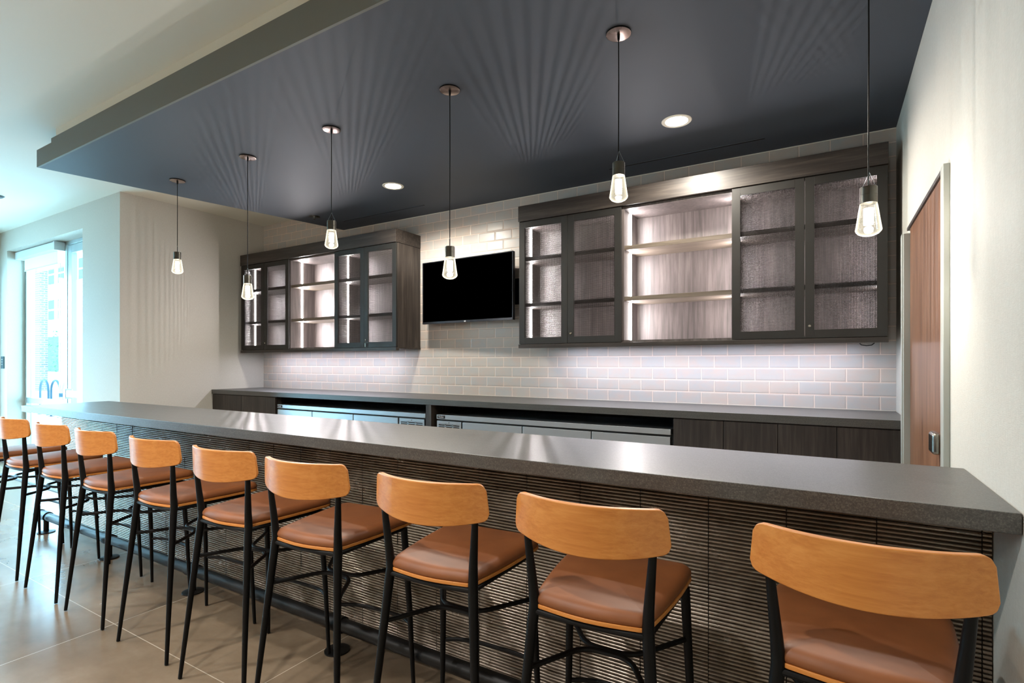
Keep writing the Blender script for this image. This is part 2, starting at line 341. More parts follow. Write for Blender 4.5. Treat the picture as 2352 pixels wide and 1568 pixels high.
LEAF = M('fresh_leaf', (52, 96, 52), .6).m
tr = thing('young_tree', (-35.2, 12.1, -.05), 'young green tree on the pavement outside, at the right edge of the window', 'tree')
MB().tube([(0, 0, 0), (.05, 0, 1.2), (0, .05, 2.6)], [.05, .04, .02], 8).build('trunk', mat_wood('bark', [(70, 56, 46), (96, 80, 66), (120, 104, 88)], 'z'), tr)
lv = MB()
for i in range(420):
    a = R.uniform(0, 2 * pi); q = R.uniform(0, 1) ** .5 * .8; z = R.uniform(1.0, 3.2); x, y = q * cos(a), q * sin(a); d = Vector((R.uniform(-1, 1), R.uniform(-1, 1), R.uniform(-.4, .4))).normalized() * .1; u = Vector((-d.y, d.x, R.uniform(-.05, .05))) * .5
    c = Vector((x, y, z)); lv.add([c - d, c + u, c + d, c - u], [(0, 1, 2, 3)])
lv.build('foliage', LEAF, tr, smooth=0)

# ------------------------------------------------------------------ door in the right wall
g = MB(); g.box(XR - .042, XR + .0, 3.74, 3.83, 0, 2.19); g.box(XR - .022, XR + .0, 2.655, 2.715, 0, 2.235); 
d2 = struct(g.build('door_2', FRAMEM, bevel=.003))
g = MB(); g.box(XR - .048, XR - .038, 3.755, 3.775, 0, 2.19); g.box(XR - .048, XR - .038, 3.79, 3.815, 0, 2.19); g.build('frame_moulding', FRAMEM, d2, bevel=.002)
B(XR - .012, XR, 2.72, 3.735, .01, 2.213).build('door_leaf', WALNUT, d2, bevel=.002)
B(XR - .02, XR, 2.715, 3.80, 2.2135, 2.232).build('door_head', WOODX, d2, bevel=.002)
g = MB(); g.box(XR - .046, XR - .012, 2.732, 2.835, 1.075, 1.165); hd = g.build('door_handle', CHROME, d2, bevel=.014, seg=4)

# ------------------------------------------------------------------ front bar
XB = -6.01
bar = thing('bar_counter', (-2.8, 2.1, 0), 'long grey stone-look bar counter faced with horizontally ribbed dark tiles', 'bar counter')
ox, oy = 2.8, -2.1
def bo(x0, x1, y0, y1, z0, z1): return MB().box(x0 + ox, x1 + ox, y0 + oy, y1 + oy, z0, z1)
bo(XB, XR - .002, 1.744, 2.395, 1.030, 1.083).build('countertop', STONE, bar, bevel=.0025)
bo(XB + .02, XR - .002, 2.035, 2.34, 0, 1.030).build('counter_body', mat_paint('light_grey_bounce_paint', (190, 192, 190)), bar, smooth=0)  # unseen staff side coloured pale to brighten what the fridges reflect
tp = MB(); pitch = .01365; xj = [.381 - .2527 * k for k in range(0, 26)]
edges = [XR - .002, .381] + [x for x in xj[1:] if x > XB + .02] + [XB]
rows = [.0, .262, .522, .782, .958, 1.030]
for i in range(len(edges) - 1):
    x1, x0 = edges[i] + ox - .0016, edges[i + 1] + ox + .0016
    for j in range(len(rows) - 1):
        z0, z1 = rows[j], rows[j + 1] - .001; n = max(2, round((z1 - z0) / pitch)); p = (z1 - z0) / n
        t1, t2, t3, yo = R.uniform(-.0016, .0016), R.uniform(-.004, .004), R.uniform(-.0016, .0016), R.uniform(-.0008, .0008)
        pr = []
        for k in range(n):
            za = z0 + k * p
            for (u, d) in ((.0, .0), (.08, .0052), (.25, .0088), (.5, .0102), (.75, .0088), (.92, .0052)): pr.append((za + u * p, d))
        pr.append((z1, 0))
        vs = []; fs = []
        for (z, d) in pr:
            yy = 2.028 + oy - d + t2 * (z - (z0 + z1) / 2) / .26 + yo
            vs += [(x0, yy - t1, z), (x1, yy + t1, z)]
        for k in range(len(pr) - 1): fs.append((2 * k, 2 * k + 1, 2 * k + 3, 2 * k + 2))
        tp.add(vs, fs)
def build_noweld(mb, name, mat, parent):
    me = bpy.data.meshes.new(name); me.from_pydata(mb.v, [], mb.f); me.materials.append(mat); me.shade_smooth(); me.set_sharp_from_angle(angle=.9)
    o = bpy.data.objects.new(name, me); COL.objects.link(o); o.parent = parent; return o
build_noweld(tp, 'ribbed_tile_front', CERAM, bar)
bo(XB + .004, XR - .002, 2.028, 2.036, 0, 1.029).build('tile_backing', SHADOWM, bar, smooth=0)

# foot rail
fr = thing('foot_rail', (-2.8, 1.835, 0), 'black pipe foot rail on floor flanges along the front of the bar', 'foot rail')
MB().tube([(XB + .2 + ox, 0, .14), (XR - .004 + ox, 0, .14)], .033, 20).build('pipe', RAILM, fr)
e = MB().tube([(XB + .09 + ox, 0, .14), (XB + .13 + ox, 0, .14)], .040, 20); e.build('end_cap', RAILM, fr)
for i, x in enumerate((-5.76, -4.60, -3.46, -2.13, -.9)):
    p_ = MB().tube([(x + ox, 0, .012), (x + ox, 0, .14)], .019, 14); p_.tube([(x + ox - .045, 0, .14), (x + ox + .045, 0, .14)], .040, 20)
    if i == 0: p_.tube([(x + ox - .14, 0, .14), (x + ox, 0, .14)], .034, 20)
    post = p_.build('rail_post', RAILM, fr); MB().lathe([(.0, 0.0), (.062, 0.0), (.062, .006), (.03, .012), (.0, .012)], 28, (x + ox, 0, 0.0005)).build('flange', RAILM, post)

# ------------------------------------------------------------------ bar stools
def lerp(a, b, t): return a + (b - a) * t
def outline(inset=0):
    pts = []
    # clockwise from rear left; front edge is wider, rear edge bows back between the legs
    fr_, rr, fx, rx, fy, ry = .045, .036, .212, .172, .272, -.185
    c = [(-fx, fy), (fx, fy), (rx, ry), (-rx, ry)]
    a = arc(fx - fr_, fy - fr_, fr_, pi / 2, 0, 7); b = [(lerp(fx, rx, t) + .008 * sin(pi * t), lerp(fy - fr_, ry + rr, t)) for t in (.15, .35, .55, .75, .92)]
    d = arc(rx - rr, ry + rr, rr, 0, -pi / 2, 6); e = [(lerp(rx - rr, -(rx - rr), t), ry - .016 * sin(pi * t)) for t in (.12, .25, .37, .5, .63, .75, .88)]
    half = a + b + d
    pts = half + e + [(-x, y) for x, y in reversed(half)]
    n = len(pts)
    if inset:
        out = []
        for i in range(n):
            p, q = Vector(pts[i - 1]), Vector(pts[(i + 1) % n]); t = (q - p).normalized(); nn = Vector((t.y, -t.x)); c0 = Vector(pts[i])
            if nn.dot(-c0) < 0: nn = -nn
            out.append(tuple(c0 + nn * inset))
        pts = out
    return pts
def make_stool():
    t = thing('bar_stool', (0, 0, 0), 'x', 'bar stool')
    MB().poly(outline(0), .733, .745).build('seat_board', BEECH, t, bevel=.002)
    cu = MB(); lay = [(.004, .745), (.001, .750), (.0, .757), (.002, .765), (.009, .7735), (.017, .7782), (.025, .7805), (.033, .782)]
    rings = [[(x, y, z) for x, y in outline(i)] for i, z in lay]; n = len(rings[0]); vs = [p for r in rings for p in r] + [(0, .03, .786)]
    fs = [(i * n + k, i * n + (k + 1) % n, (i + 1) * n + (k + 1) % n, (i + 1) * n + k) for i in range(len(lay) - 1) for k in range(n)]
    fs += [((len(lay) - 1) * n + k, (len(lay) - 1) * n + (k + 1) % n, len(lay) * n) for k in range(n)]; fs.append(tuple(range(n - 1, -1, -1)))
    cu.add(vs, fs).build('seat_cushion', LEATHER, t, smooth=1.2)
    # backrest: bent plywood panel, taller in the middle, wrapping forward at the ends
    us = []
    for i in range(-22, 23):
        a = i / 22; us.append(math.copysign(abs(a) ** .75, a) if a else 0)
    vsn = 8; top, thick = 1.073, .019; rc = .10; front = []; back = []
    for u in us:
        s_ = abs(u); k = max(0, (s_ - (1 - rc)) / rc); drop = (1 - sqrt(max(0, 1 - k * k)))
        zt = top - .003 * s_ * s_ - .024 * drop; zb = .930 + .024 * s_ ** 2 + .022 * drop
        for j in range(vsn + 1):
            z = lerp(zb, zt, j / vsn); hx = .229 - .013 * ((z - .93) / .13)
            x = u * hx; y = -.243 + .072 * u * u - .085 * (z - .99)
            nx, ny = -2 * .072 * u / hx, 1.0; L = sqrt(nx * nx + ny * ny); nx /= L; ny /= L
            front.append((x + nx * thick / 2, y + ny * thick / 2, z)); back.append((x - nx * thick / 2, y - ny * thick / 2, z))
    N = len(front); C = vsn + 1; fs = []; m = len(us)
    for i in range(m - 1):
        for j in range(vsn):
            a, b, c, d = i * C + j, (i + 1) * C + j, (i + 1) * C + j + 1, i * C + j + 1
            fs.append((a, b, c, d)); fs.append((N + d, N + c, N + b, N + a))
        fs.append((i * C, N + i * C, N + (i + 1) * C, (i + 1) * C)); fs.append((i * C + vsn, (i + 1) * C + vsn, N + (i + 1) * C + vsn, N + i * C + vsn))
    for j in range(vsn):
        fs.append((j, j + 1, N + j + 1, N + j)); q = (m - 1) * C; fs.append((q + j, N + q + j, N + q + j + 1, q + j + 1))
    MB().add(front + back, fs).build('backrest', BEECH, t, smooth=.7, bevel=.0035)
    for sx_ in (-1, 1):
        MB().tube([(sx_ * .225, -.24, 0.004), (sx_ * .196, -.208, .37), (sx_ * .170, -.178, .700), (sx_ * .1665, -.173, .742), (sx_ * .170, -.178, .80), (sx_ * .183, -.189, .95), (sx_ * .187, -.192, .985)],
                  [.0085, .0125, .0165, .0165, .0145, .0105, .0085], 14).build('leg', BLACK, t)
    for sx_ in (-1, 1):
        MB().tube([(sx_ * .225, .225, 0.004), (sx_ * .212, .212, .37), (sx_ * .198, .19, .725)], [.0085, .0125, .0155], 14).build('leg', BLACK, t)
    for sx_ in (-1, 1):
        for (fx, fy) in ((sx_ * .225, -.24), (sx_ * .225, .225)):
            pass
    fm = MB(); rr = .0085; zf = .7225
    fm.tube([(-.166, -.178, zf), (-.1, -.186, zf), (0, -.190, zf), (.1, -.186, zf), (.166, -.178, zf)], rr, 10)
    fm.tube([(-.197, .19, zf), (.197, .19, zf)], rr, 10)
    for s_ in (-1, 1): fm.tube([(s_ * .167, -.178, zf), (s_ * .197, .19, zf)], rr, 10)
    fm.build('seat_frame', BLACK, t)
    def vbar(x, ye, yc, z):
        pts = [(-x, ye, z)]
        d = .05
        for s_ in (-1, 1):
            P0, P1, P2 = Vector((s_ * x, ye)), Vector((s_ * .075, yc)), Vector((0, yc))
            A = P1 + (P0 - P1).normalized() * d; Bq = P1 + (P2 - P1).normalized() * d
            seg = [(1 - q) ** 2 * A + 2 * q * (1 - q) * P1 + q * q * Bq for q in (0, .2, .4, .6, .8, 1)]
            if s_ > 0: seg = seg[::-1]
            pts += [(p.x, p.y, z) for p in seg]
        return pts + [(x, ye, z)]
    MB().tube(vbar(.182, -.192, -.006, .556), .0085, 10).build('stretcher', BLACK, t)
    MB().tube(vbar(.205, .202, .012, .556), .0085, 10).build('stretcher', BLACK, t)
    fp = [(-.214, .216, .296)]
    for i in range(1, 10):
        u = -1 + 2 * i / 10; fp.append((u * .205, .216 + .045 * (1 - u ** 4), .296))
    MB().tube(fp + [(.214, .216, .296)], .0085, 10).build('footrest', BLACK, t)
    return t
stool = make_stool()
SP = [(.066, 1.575, -1, 'rightmost bar stool, nearest the right wall, its backrest the largest in view'),
      (-.588, 1.555, 3, 'second bar stool from the right wall, tan seat fully seen below its backrest'),
      (-1.155, 1.548, 4, 'third bar stool from the right wall, tan seat and orange beech backrest'),
      (-1.785, 1.544, 5, 'fourth bar stool from the right wall, tan seat and orange beech backrest'),
      (-2.345, 1.550, 3, 'fifth bar stool from the right wall, tan seat and orange beech backrest'),
      (-2.96, 1.555, 2, 'sixth bar stool from the right wall, in front of a bar flange'),
      (-3.614, 1.555, 1, 'seventh bar stool from the right wall, fourth from the left edge of the photo'),
      (-4.225, 1.555, 1, 'eighth bar stool from the right wall, third from the left edge of the photo'),
      (-4.86, 1.557, 1, 'ninth bar stool from the right wall, its small backrest below the bar end'),
      (-5.50, 1.56, 1, 'leftmost bar stool, cut off by the left edge with only seat and legs seen')]
for i, (x, y, a, lab) in enumerate(SP):
    o = stool if i == 0 else copy_tree(stool)
    o.location = (x, y, 0); o.rotation_euler.z = math.radians(a); tag(o, lab, 'bar stool', 'bar stools along the bar')

# ------------------------------------------------------------------ wall cabinets
CF = 4.225; DF = 4.203
def wire_mesh(x0, x1, z0, z1, y, p=.0086, r=.0018):
    m = MB(); nx = int((x1 - x0) / p); nz = int((z1 - z0) / p)
    def rib(a, b, ax):
        d = r
        if ax == 'x': prof = [(0, -d, 0), (0, 0, d), (0, d, 0), (0, 0, -d)]
        else: prof = [(-d, 0, 0), (0, -d, 0), (d, 0, 0), (0, d, 0)]
        vs = [(a[0] + p_[0], a[1] + p_[1], a[2] + p_[2]) for p_ in prof] + [(b[0] + p_[0], b[1] + p_[1], b[2] + p_[2]) for p_ in prof]
        m.add(vs, [(k, (k + 1) % 4, 4 + (k + 1) % 4, 4 + k) for k in range(4)])
    for i in range(nx + 1):
        x = x0 + (x1 - x0) * i / nx; rib((x, y + .0012, z0), (x, y + .0012, z1), 'z')
    for i in range(nz + 1):
        z = z0 + (z1 - z0) * i / nz; rib((x0, y - .0012, z), (x1, y - .0012, z), 'x')
    return m
ZB, ZT = 1.622, 2.742
def wall_cabinet(x0, x1, bays, lab):
    # bays: (xa, xb, 'doors' or 'open')
    c = thing('wall_cabinet', ((x0 + x1) / 2, 4.4, ZB - .035), lab, 'cabinet', 'wall cabinets above the back counter')
    cx, cy, cz = (x0 + x1) / 2, 4.4, ZB - .035
    def b(m, a0, a1, b0, b1, c0, c1): return m.box(a0 - cx, a1 - cx, b0 - cy, b1 - cy, c0 - cz, c1 - cz)
    for q0 in (x0, x1 - .018): b(MB(), q0, q0 + .018, CF, YB - .002, ZB, ZT).build('side_panel', WOODZ, c, bevel=.001)
    ca = MB(); b(ca, x0 + .018, x1 - .018, CF + .004, YB - .002, ZB, ZB + .018); b(ca, x0 + .018, x1 - .018, CF + .004, YB - .002, ZT - .018, ZT); b(ca, x0 + .018, x1 - .018, YB - .012, YB - .002, ZB + .018, ZT - .018)
    for (xa, xb, k) in bays[:-1]: b(ca, xb - .004, xb + .016, CF, YB - .012, ZB + .018, ZT - .018)
    ca.build('lining', INZ, c, smooth=0)
    cr = MB(); b(cr, x0 - .003, x1 + .003, DF - .012, YB - .002, ZT + .003, 2.887); cr.build('crown_board', WOODX, c, bevel=.0015)
    bb = MB(); b(bb, x0 - .003, x1 + .003, DF - .006, DF + .04, ZB - .035, ZB - .001); b(bb, x0 - .003, x1 + .003, DF + .04, YB - .002, ZB - .016, ZB - .001); bb.build('bottom_board', WOODX, c, bevel=.0015)
    for (xa, xb, k) in bays:
        xa2 = xa + (.018 if xa == x0 else .012); xb2 = xb - (.018 if xb == x1 else .004)
        for zs in (1.965, 2.387):
            sh = MB(); b(sh, xa2, xb2, CF + .012, YB - .014, zs, zs + .035); sh.build('shelf', INX if k == 'open' else WOODX, c, bevel=.001)
        SEG = ((ZB + .02, 1.964), (2.001, 2.386), (2.423, ZT - .02))
        for sd in (1, -1):
            xe = xa2 if sd > 0 else xb2; st = MB()
            for z0, z1 in SEG: b(st, min(xe + sd * .0005, xe + sd * .012), max(xe + sd * .0005, xe + sd * .012), 4.386, 4.398, z0, z1)
            st.build('light_strip', STRIP, c, smooth=0)
            for z0, z1 in SEG:
                L = bpy.data.lights.new('cabinet_strip_lamp', 'AREA'); L.shape = 'RECTANGLE'; L.size = z1 - z0 - .01; L.size_y = .0035; L.energy = STRIP_W * (z1 - z0) * (1 if sd > 0 else .6); L.color = (1, .93, .95)
                lo = bpy.data.objects.new('cabinet_strip_lamp', L); COL.objects.link(lo); lo.location = (xe + sd * .0135, 4.392, (z0 + z1) / 2)
                lo.rotation_euler = Matrix(((0, 0, -sd), (0, sd, 0), (1, 0, 0))).to_euler()
        if k == 'doors':
            mid = (xa + xb) / 2
            for n_, (da, db) in enumerate(((xa + .001, mid - .0018), (mid + .0018, xb - .001))):
                fmb = MB(); s_ = .058; z0, z1 = ZB + .003, ZT - .001
                b(fmb, da, da + s_, DF, CF - .002, z0, z1); b(fmb, db - s_, db, DF, CF - .002, z0, z1)
                b(fmb, da + s_, db - s_, DF, CF - .002, z0, z0 + s_); b(fmb, da + s_, db - s_, DF, CF - .002, z1 - s_, z1)
                do = fmb.build('door', DOORM, c, bevel=.0012)
                wm = wire_mesh(da + s_ - .002 - cx, db - s_ + .002 - cx, z0 + s_ - .002 - cz, z1 - s_ + .002 - cz, (DF + CF) / 2 - cy)
                me = bpy.data.meshes.new('wire_mesh'); me.from_pydata(wm.v, [], wm.f); me.materials.append(MESH)
                wo = bpy.data.objects.new('wire_mesh', me); COL.objects.link(wo); wo.parent = do
                if n_ == 1:
                    lk = MB().lathe([(0, 0), (.010, 0), (.010, .006), (.007, .009), (0, .009)], 20); lk.v = [(x, -z, y) for x, y, z in lk.v]
                    lk.build('lock', CHROME, do, loc=(da + .028 - cx, DF - cy, 1.708 - cz))
    return c
STRIP_W = 10.0
wall_cabinet(-2.445, .328, [(-2.445, -1.470, 'doors'), (-1.470, -.620, 'open'), (-.620, .328, 'doors')], 'dark oak wall cabinet right of the television, under the second pendant from the right')
lc = wall_cabinet(-6.746, -3.960, [(-6.746, -5.760, 'doors'), (-5.760, -4.925, 'open'), (-4.925, -3.960, 'doors')], 'dark oak wall cabinet left of the television, reaching the left return wall')
k_ = MB().tube([(0, 0, 0), (.006, 0, -.018), (0, 0, -.036), (-.006, 0, -.018)], .0012, 6, closed=True); k_.box(-.004, .006, -.002, .002, -.075, -.034)
tag(k_.build('key_ring', CHROME, None, loc=(-4.41, DF - .014, 1.705)), 'small key hanging from the door lock of the left wall cabinet', 'key')

# under-cabinet light bars
for (x0, x1, lab) in ((-2.2, .2, 'thin light bar under the right wall cabinet'), (-6.5, -4.15, 'thin light bar under the left wall cabinet')):
    u = thing('light_bar', ((x0 + x1) / 2, 4.33, 1.606), lab, 'light')
    B(-(x1 - x0) / 2, (x1 - x0) / 2, -.012, .012, -.012, 0).build('housing', ALU, u); B(-(x1 - x0) / 2 + .01, (x1 - x0) / 2 - .01, -.009, .009, -.0135, -.0118).build('diffuser', STRIPC, u, smooth=0)
    L = bpy.data.lights.new('under_cabinet_lamp', 'AREA'); L.shape = 'RECTANGLE'; L.size = x1 - x0 - .04; L.size_y = .02; L.energy = 6.5; L.color = (.86, .87, 1)
    lo = bpy.data.objects.new('under_cabinet_lamp', L); COL.objects.link(lo); lo.location = ((x0 + x1) / 2, 4.33, 1.590)
tag(MB().tube([(-.04, 0, 0), (-.03, 0, -.012), (0, 0, -.018), (.03, 0, -.014), (.045, 0, 0)], .003, 8).build('power_lead', BLACK, None, loc=(.22, 4.36, 1.588)), 'short black lead looping under the right end of the right wall cabinet', 'cable')

# ------------------------------------------------------------------ television
tv = thing('television', (-3.2, 4.41, 1.87), 'black flat television on the tiled wall between the two wall cabinets', 'television')
tv.rotation_euler.z = math.radians(-2.6)
W2, H = .588, .665
g = MB(); g.box(-W2, W2, -.004, .03, 0, H); g.build('casing', TVB, tv, bevel=.003)
g = MB(); g.box(-W2, W2, -.011, -.004, 0, .022); g.box(-W2, W2, -.011, -.004, H - .009, H); g.box(-W2, -W2 + .009, -.011, -.004, .022, H - .009); g.box(W2 - .009, W2, -.011, -.004, .022, H - .009); g.build('bezel', TVB, tv, bevel=.0015)
B(-W2 + .009, W2 - .009, -.0065, -.0042, .022, H - .009).build('screen', SCREEN, tv, smooth=0)
def text(body, size, mat, name, parent, loc, rot=(pi / 2, 0, 0), ext=.0006, bold=False):
    cu = bpy.data.curves.new(name, 'FONT'); cu.body = body; cu.size = size; cu.extrude = ext; cu.align_x = 'CENTER'; cu.align_y = 'CENTER'
    if bold: cu.offset = size * .03
    o = bpy.data.objects.new(name, cu); COL.objects.link(o); cu.materials.append(mat); o.parent = parent; o.location = loc; o.rotation_euler = rot
    dg = bpy.context.evaluated_depsgraph_get(); me = bpy.data.meshes.new_from_object(o.evaluated_get(dg)); bpy.data.objects.remove(o)
    o = bpy.data.objects.new(name, me); COL.objects.link(o); o.parent = parent; o.location = loc; o.rotation_euler = rot; return o
text('LG', .017, mat_paint('white_logo_print', (235, 235, 235)), 'maker_mark', tv, (0, -.0118, .011), bold=True)
g = MB(); g.box(-.2, .2, .03, .05, .15, .5); g.box(-.05, .05, .05, .17, .25, .42); g.build('mount_arm', BLACK, tv, bevel=.003)
pb = thing('wall_outlet_box', (-2.69, YB, 2.17), 'black recessed outlet plate on the tiles behind the right edge of the television', 'outlet')
B(-.1, .1, -.012, -.001, -.13, .13).build('plate', BLACK, pb, bevel=.003); B(-.07, .07, -.016, -.012, -.1, .1).build('insert', TVB, pb, bevel=.002)

# ------------------------------------------------------------------ back counter
YK = 3.858
bc = thing('back_countertop', (-3.2, 4.2, 1.058), 'long dark stone-look countertop running under the tiled back wall', 'countertop')
B(XL + .001 + 3.2, XR - .002 + 3.2, YK - 4.2, YB - .002 - 4.2, 0, .053).build('counter_slab', STONE, bc, bevel=.002)
def base_unit(xs, lab):
    x0, x1 = xs[0], xs[-1]; cx = (x0 + x1) / 2
    t = thing('base_cabinet', (cx, 4.2, 0), lab, 'cabinet', 'base cabinets under the back counter')
    B(x0 - cx, x1 - cx, YK + .03 - 4.2, YB - .004 - 4.2, .1, 1.057).build('carcass', WOODZ, t); B(x0 - cx, x1 - cx, YK + .09 - 4.2, YB - .05 - 4.2, 0, .1).build('plinth', SHADOWM, t)
    for a, b in zip(xs[:-1], xs[1:]): B(a - cx + .002, b - cx - .002, YK + .012 - 4.2, YK + .03 - 4.2, .105, 1.05).build('door', WOODZ, t, bevel=.001)
base_unit([XL + .004, -6.209, -5.54], 'dark oak base cabinet at the left end of the back counter')
base_unit([-.966, -.624, -.289, .041, .372], 'dark oak base cabinet with four doors at the right end of the back counter')
dv = B(-.0315, .0315, -.34, .38, 0, 1.057).build('divider_panel', WOODZ, None, loc=(-3.23, 4.2, 0)); tag(dv, 'narrow dark oak upright panel between the two steel fridges', 'panel')
rc = B(-5.535, -.97, YB - .03, YB - .004, 0, 1.056).build('wall_lining', SHADOWM, None, smooth=0); struct(rc); rc.name = 'trim_4'
BADGE = mat_paint('black_badge', (16, 16, 18), .3); BADGET = mat_paint('silver_badge_lettering', (225, 225, 230), .3)
def fridge(x0, x1, doors, grille, badge_x, lab):
    cx = (x0 + x1) / 2; y0 = 3.895
    t = thing('undercounter_fridge', (cx, 4.2, 0), lab, 'fridge', 'steel fridges under the back counter')
    def b(m, a0, a1, b0, b1, c0, c1): return m.box(a0 - cx, a1 - cx, b0 - 4.2, b1 - 4.2, c0, c1)
    b(MB(), x0, x1, y0 + .03, 4.5, .08, .966).build('body', STEEL, t, bevel=.002); b(MB(), x0 + .05, x1 - .05, y0 + .08, 4.45, 0, .08).build('plinth', SHADOWM, t)
    b(MB(), x0, x1, y0 - .015, 4.5, .928, .971).build('top_band', STEEL, t, bevel=.003)
    b(MB(), x0 + .002, x1 - .002, y0, y0 + .032, .09, .927).build('door_gasket', SHADOWM, t)
    for a, d in doors:
        do = b(MB(), a, d, y0 - .014, y0 + .006, .1, .914).build('door', STEEL, t, bevel=.003)
        hx = d - .08 if (a + d) / 2 < cx else a + .08
        h = MB(); b(h, hx - .06, hx + .06, y0 - .045, y0 - .014, .80, .812); h.build('handle', STEEL, do, bevel=.003)
    ga, gb = grille
    gr = MB(); w3 = (gb - ga - .04 - .03) / 3
    # vent panel built as bars so that the slots are real openings
    b(gr, ga, gb, y0 - .014, y0, .885, .914); b(gr, ga, ga + .02, y0 - .014, y0, .1, .885); b(gr, gb - .02, gb, y0 - .014, y0, .1, .885); b(gr, ga, gb, y0 - .014, y0, .1, .5)
    for q in range(1, 3): xx = ga + .02 + q * w3 + (q - 1) * .015; b(gr, xx, xx + .015, y0 - .014, y0, .5, .885)
    z = .5
    while z < .885: b(gr, ga + .02, gb - .02, y0 - .014, y0 - .002, z, z + .008); z += .0165
    gp = gr.build('vent_panel', STEEL, t)
    sc = MB().lathe([(0, 0), (.005, 0), (.004, .003), (0, .004)], 12); sc.v = [(x, -z_, y) for x, y, z_ in sc.v]; sc.build('screw', CHROME, gp, loc=((ga + gb) / 2 - cx, y0 - .014 - 4.2, .9))
    bg = b(MB(), badge_x - .042, badge_x + .042, y0 - .018, y0 - .0145, .936, .963).build('badge', BADGE, t, bevel=.001)
    text('Perlick', .022, BADGET, 'badge_lettering', bg, (badge_x - cx, y0 - .0186 - 4.2, .950))
fridge(-5.52, -3.285, [(-5.515, -4.912), (-4.904, -4.265), (-4.257, -3.637)], (-3.617, -3.30), -5.47, 'stainless steel undercounter fridge on the left, vent grille at its right end')
fridge(-3.150, -.985, [(-2.852, -2.232), (-2.224, -1.605), (-1.598, -.989)], (-3.146, -2.866), -3.094, 'stainless steel undercounter fridge on the right, vent grille at its left end')

# ------------------------------------------------------------------ ceiling fixtures
def downlight(x, y, lab):
    t = thing('recessed_downlight', (x, y, ZD), lab, 'light', 'recessed downlights over the back bar')
    MB().lathe([(.072, .0), (.076, -.004), (.096, -.0045), (.1, -.001), (.1, 0)], 48).build('trim_ring', TRIMW, t)
    MB().lathe([(0, -.0015), (.073, -.0015), (.073, -.0005), (0, -.0005)], 48).build('lens', LENS, t)
    L = bpy.data.lights.new('downlight_lamp', 'SPOT'); L.energy = 62; L.spot_size = math.radians(170); L.spot_blend = .45; L.shadow_soft_size = .065; L.color = (1, .93, .82)
    lo = bpy.data.objects.new('downlight_lamp', L); COL.objects.link(lo); lo.location = (x, y, ZD - .072)
downlight(-.899, 3.698, 'recessed round downlight above the right wall cabinet'); downlight(-3.511, 3.684, 'recessed round downlight above the left wall cabinet')
def slot(x0, x1, y, lab):
    t = thing('slot_diffuser', ((x0 + x1) / 2, y, ZD), lab, 'air vent', 'linear slot diffusers in the dark ceiling')
    L = (x1 - x0) / 2
    B(-L, L, -.009, .009, -.0025, -.0005).build('slot', SHADOWM, t); MB().box(-L, L, -.013, -.009, -.003, 0).box(-L, L, .009, .013, -.003, 0).build('flange_strip', DARK, t)
slot(-1.616, -.408, 4.315, 'long thin black air slot in the ceiling over the right wall cabinet'); slot(-4.872, -3.653, 4.293, 'long thin black air slot in the ceiling over the left wall cabinet')
t = thing('sprinkler_head', (-5.007, 3.99, ZD), 'small round sprinkler plate in the dark ceiling near its left edge', 'sprinkler')
MB().lathe([(.0, -.001), (.06, -.001), (.062, -.004), (.05, -.007), (0, -.007)], 32).build('cover_plate', CAPM, t); MB().lathe([(0, -.03), (.012, -.03), (.012, -.007), (0, -.007)], 16).build('head', CHROME, t)
t = thing('ceiling_speaker', (-8.22, 2.17, ZM), 'dark ceiling fitting cut off by the left edge of the photo', 'ceiling fixture')
MB().lathe([(0, -.02), (.05, -.02), (.07, -.002), (0, -.002)], 24).build('cover', BASEM, t)

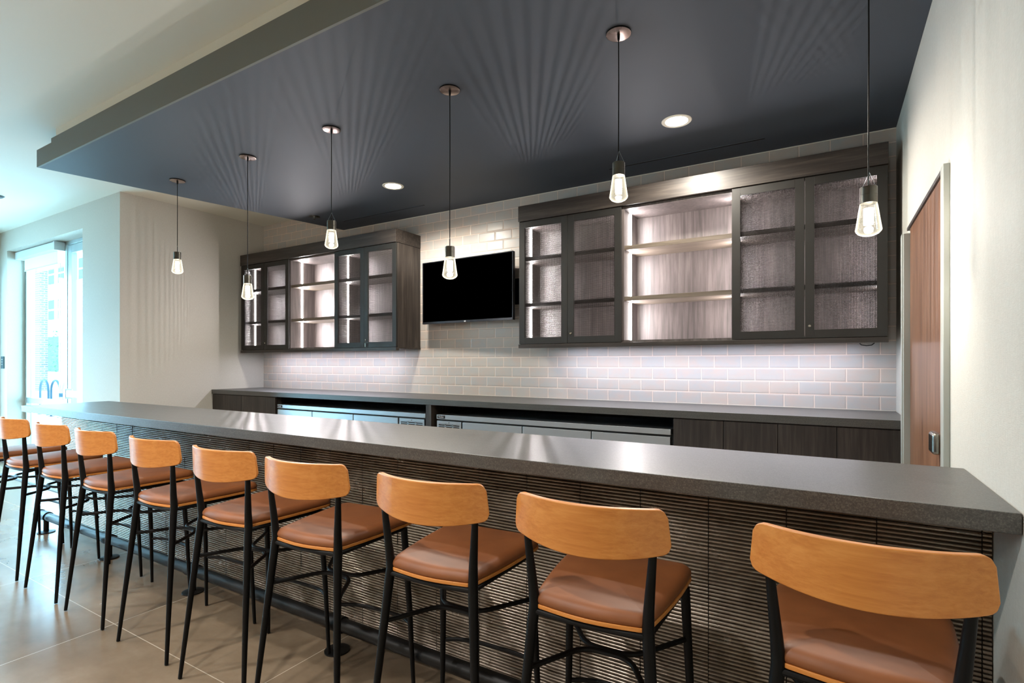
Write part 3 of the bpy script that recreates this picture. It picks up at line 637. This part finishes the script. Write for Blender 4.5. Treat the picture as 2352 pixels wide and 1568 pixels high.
# pendants
YP = 2.562
def pendant(x, zb, lab, first=None):
    t = thing('pendant_lamp', (x, YP, ZD), lab, 'pendant lamp', 'glass pendant lamps over the bar')
    z0 = zb - ZD
    ca = MB().lathe([(0, 0), (.062, 0), (.062, -.007), (.0595, -.008), (0, -.008)], 40).build('canopy', CANOPY, t)
    MB().lathe([(.0612, -.0005), (.0632, -.0005), (.0632, -.0072), (.0612, -.0072)], 40).build('canopy_rim', BLACK, ca)
    MB().tube([(0, 0, -.008), (0, 0, -.035)], [.008, .006], 12).build('cord_grip', BLACK, t)
    MB().tube([(0, 0, -.03), (.001, 0, (z0) * .3), (-.0005, 0, z0 * .7), (0, 0, z0 + .2)], .0028, 8).build('cord', BLACK, t)
    w_ = MB()
    for k in range(3):
        a = 2 * pi * k / 3 + .4; w_.tube([(.029 * cos(a), .029 * sin(a), z0 + .196), (.003, 0, z0 + .256)], .00045, 5)
    w_.build('suspension_wires', ALU, t)
    MB().lathe([(0, .198), (.0285, .198), (.0305, .196), (.0305, .166), (.0298, .165), (.0305, .164), (.0305, .132), (.0, .132)], 40, (0, 0, z0)).build('cap', CAPM, t)
    gl = MB(); NF = 48; prof = [(.0300, .131), (.0325, .118), (.0365, .09), (.0405, .062), (.0445, .036), (.0462, .026), (.0445, .020), (.036, .010), (.022, .003), (.006, .0)]
    vs = []
    for (r, z) in prof:
        for k in range(NF):
            a = 2 * pi * k / NF; rr = r * (1 - .010 * (k % 2)); vs.append((rr * cos(a), rr * sin(a), z0 + z))
    m_ = len(prof); fs = [(i * NF + k, i * NF + (k + 1) % NF, (i + 1) * NF + (k + 1) % NF, (i + 1) * NF + k) for i in range(m_ - 1) for k in range(NF)]; fs.append(tuple((m_ - 1) * NF + k for k in range(NF)))
    g_ = gl.add(vs, fs).build('glass_shade', BULBG, t, smooth=.5)
    led = MB()
    for k in range(8):
        a = 2 * pi * k / 8; cx_, cy_ = .0125 * cos(a), .0125 * sin(a); led.tube([(cx_, cy_, z0 + .050), (cx_, cy_, z0 + .112)], .0048, 8)
    led.build('led_core', LED, t)
    L = bpy.data.lights.new('pendant_bulb', 'POINT'); L.energy = 4.5; L.shadow_soft_size = .018; L.color = (1, .95, .9)
    lo = bpy.data.objects.new('pendant_bulb', L); COL.objects.link(lo); lo.location = (x, YP, zb + .03)
    L = bpy.data.lights.new('pendant_downlight', 'SPOT'); L.energy = 15; L.spot_size = math.radians(130); L.spot_blend = .9; L.shadow_soft_size = .02; L.color = (1, .95, .88)
    lo = bpy.data.objects.new('pendant_downlight', L); COL.objects.link(lo); lo.location = (x, YP, zb + .045)
NM = ['leftmost pendant lamp, hung high, in front of the left return wall', 'second pendant lamp from the left, hung low at the edge of the left wall cabinet', 'third pendant lamp from the left, hung high above the left wall cabinet', 'fourth pendant lamp from the left, hung low in front of the television', 'fifth pendant lamp from the left, hung high before the right wall cabinet', 'rightmost pendant lamp, hung low and largest, before the last mesh door']
for i, x in enumerate((-5.088, -4.023, -3.032, -1.977, -.910, .136)): pendant(x, (2.262, 1.960)[i % 2], NM[i])

# ------------------------------------------------------------------ light
def spot(x, y, z, e, size=115, soft=.05, col=(1, .94, .89), blend=.8):
    L = bpy.data.lights.new('ceiling_spot', 'SPOT'); L.energy = e; L.spot_size = math.radians(size); L.spot_blend = blend; L.shadow_soft_size = soft; L.color = col
    o = bpy.data.objects.new('ceiling_spot', L); COL.objects.link(o); o.location = (x, y, z)
for x in (-9.2, -7.2, -5.3, -3.4, -1.6):
    spot(x, .1, 3.33, 95, 140)
for x in (-8.2, -6.1, -4.1, -2.1):
    spot(x, -2.3, 3.33, 130, 150); spot(x, -5.2, 3.33, 150, 155); spot(x, -8.2, 3.33, 150, 155)
W = bpy.data.worlds.new('overcast_daylight'); S.world = W; W.use_nodes = True
bg = W.node_tree.nodes['Background']; bg.inputs[0].default_value = (.35, .74, 1.0, 1); bg.inputs[1].default_value = 11.0

# ------------------------------------------------------------------ camera
cam = bpy.data.cameras.new('camera'); co = bpy.data.objects.new('camera', cam); COL.objects.link(co); S.camera = co
co.location = (0, 0, 1.45); co.rotation_euler = (pi / 2, 0, .5402)
cam.sensor_width = 36; cam.lens = 1214.54 / 2352 * 36; cam.shift_y = (833.80 - 784) / 2352; cam.clip_start = .05; cam.clip_end = 500
S.view_settings.view_transform = 'Standard'; S.view_settings.look = 'None'; S.view_settings.gamma = 1; S.view_settings.use_curve_mapping = False
S.view_settings.exposure = 1.08
S.cycles.max_bounces = 6; S.cycles.diffuse_bounces = 4; S.cycles.glossy_bounces = 4; S.cycles.transparent_max_bounces = 14; S.cycles.sample_clamp_indirect = 6; S.cycles.use_denoising = True
S.cycles.caustics_reflective = False; S.cycles.caustics_refractive = False
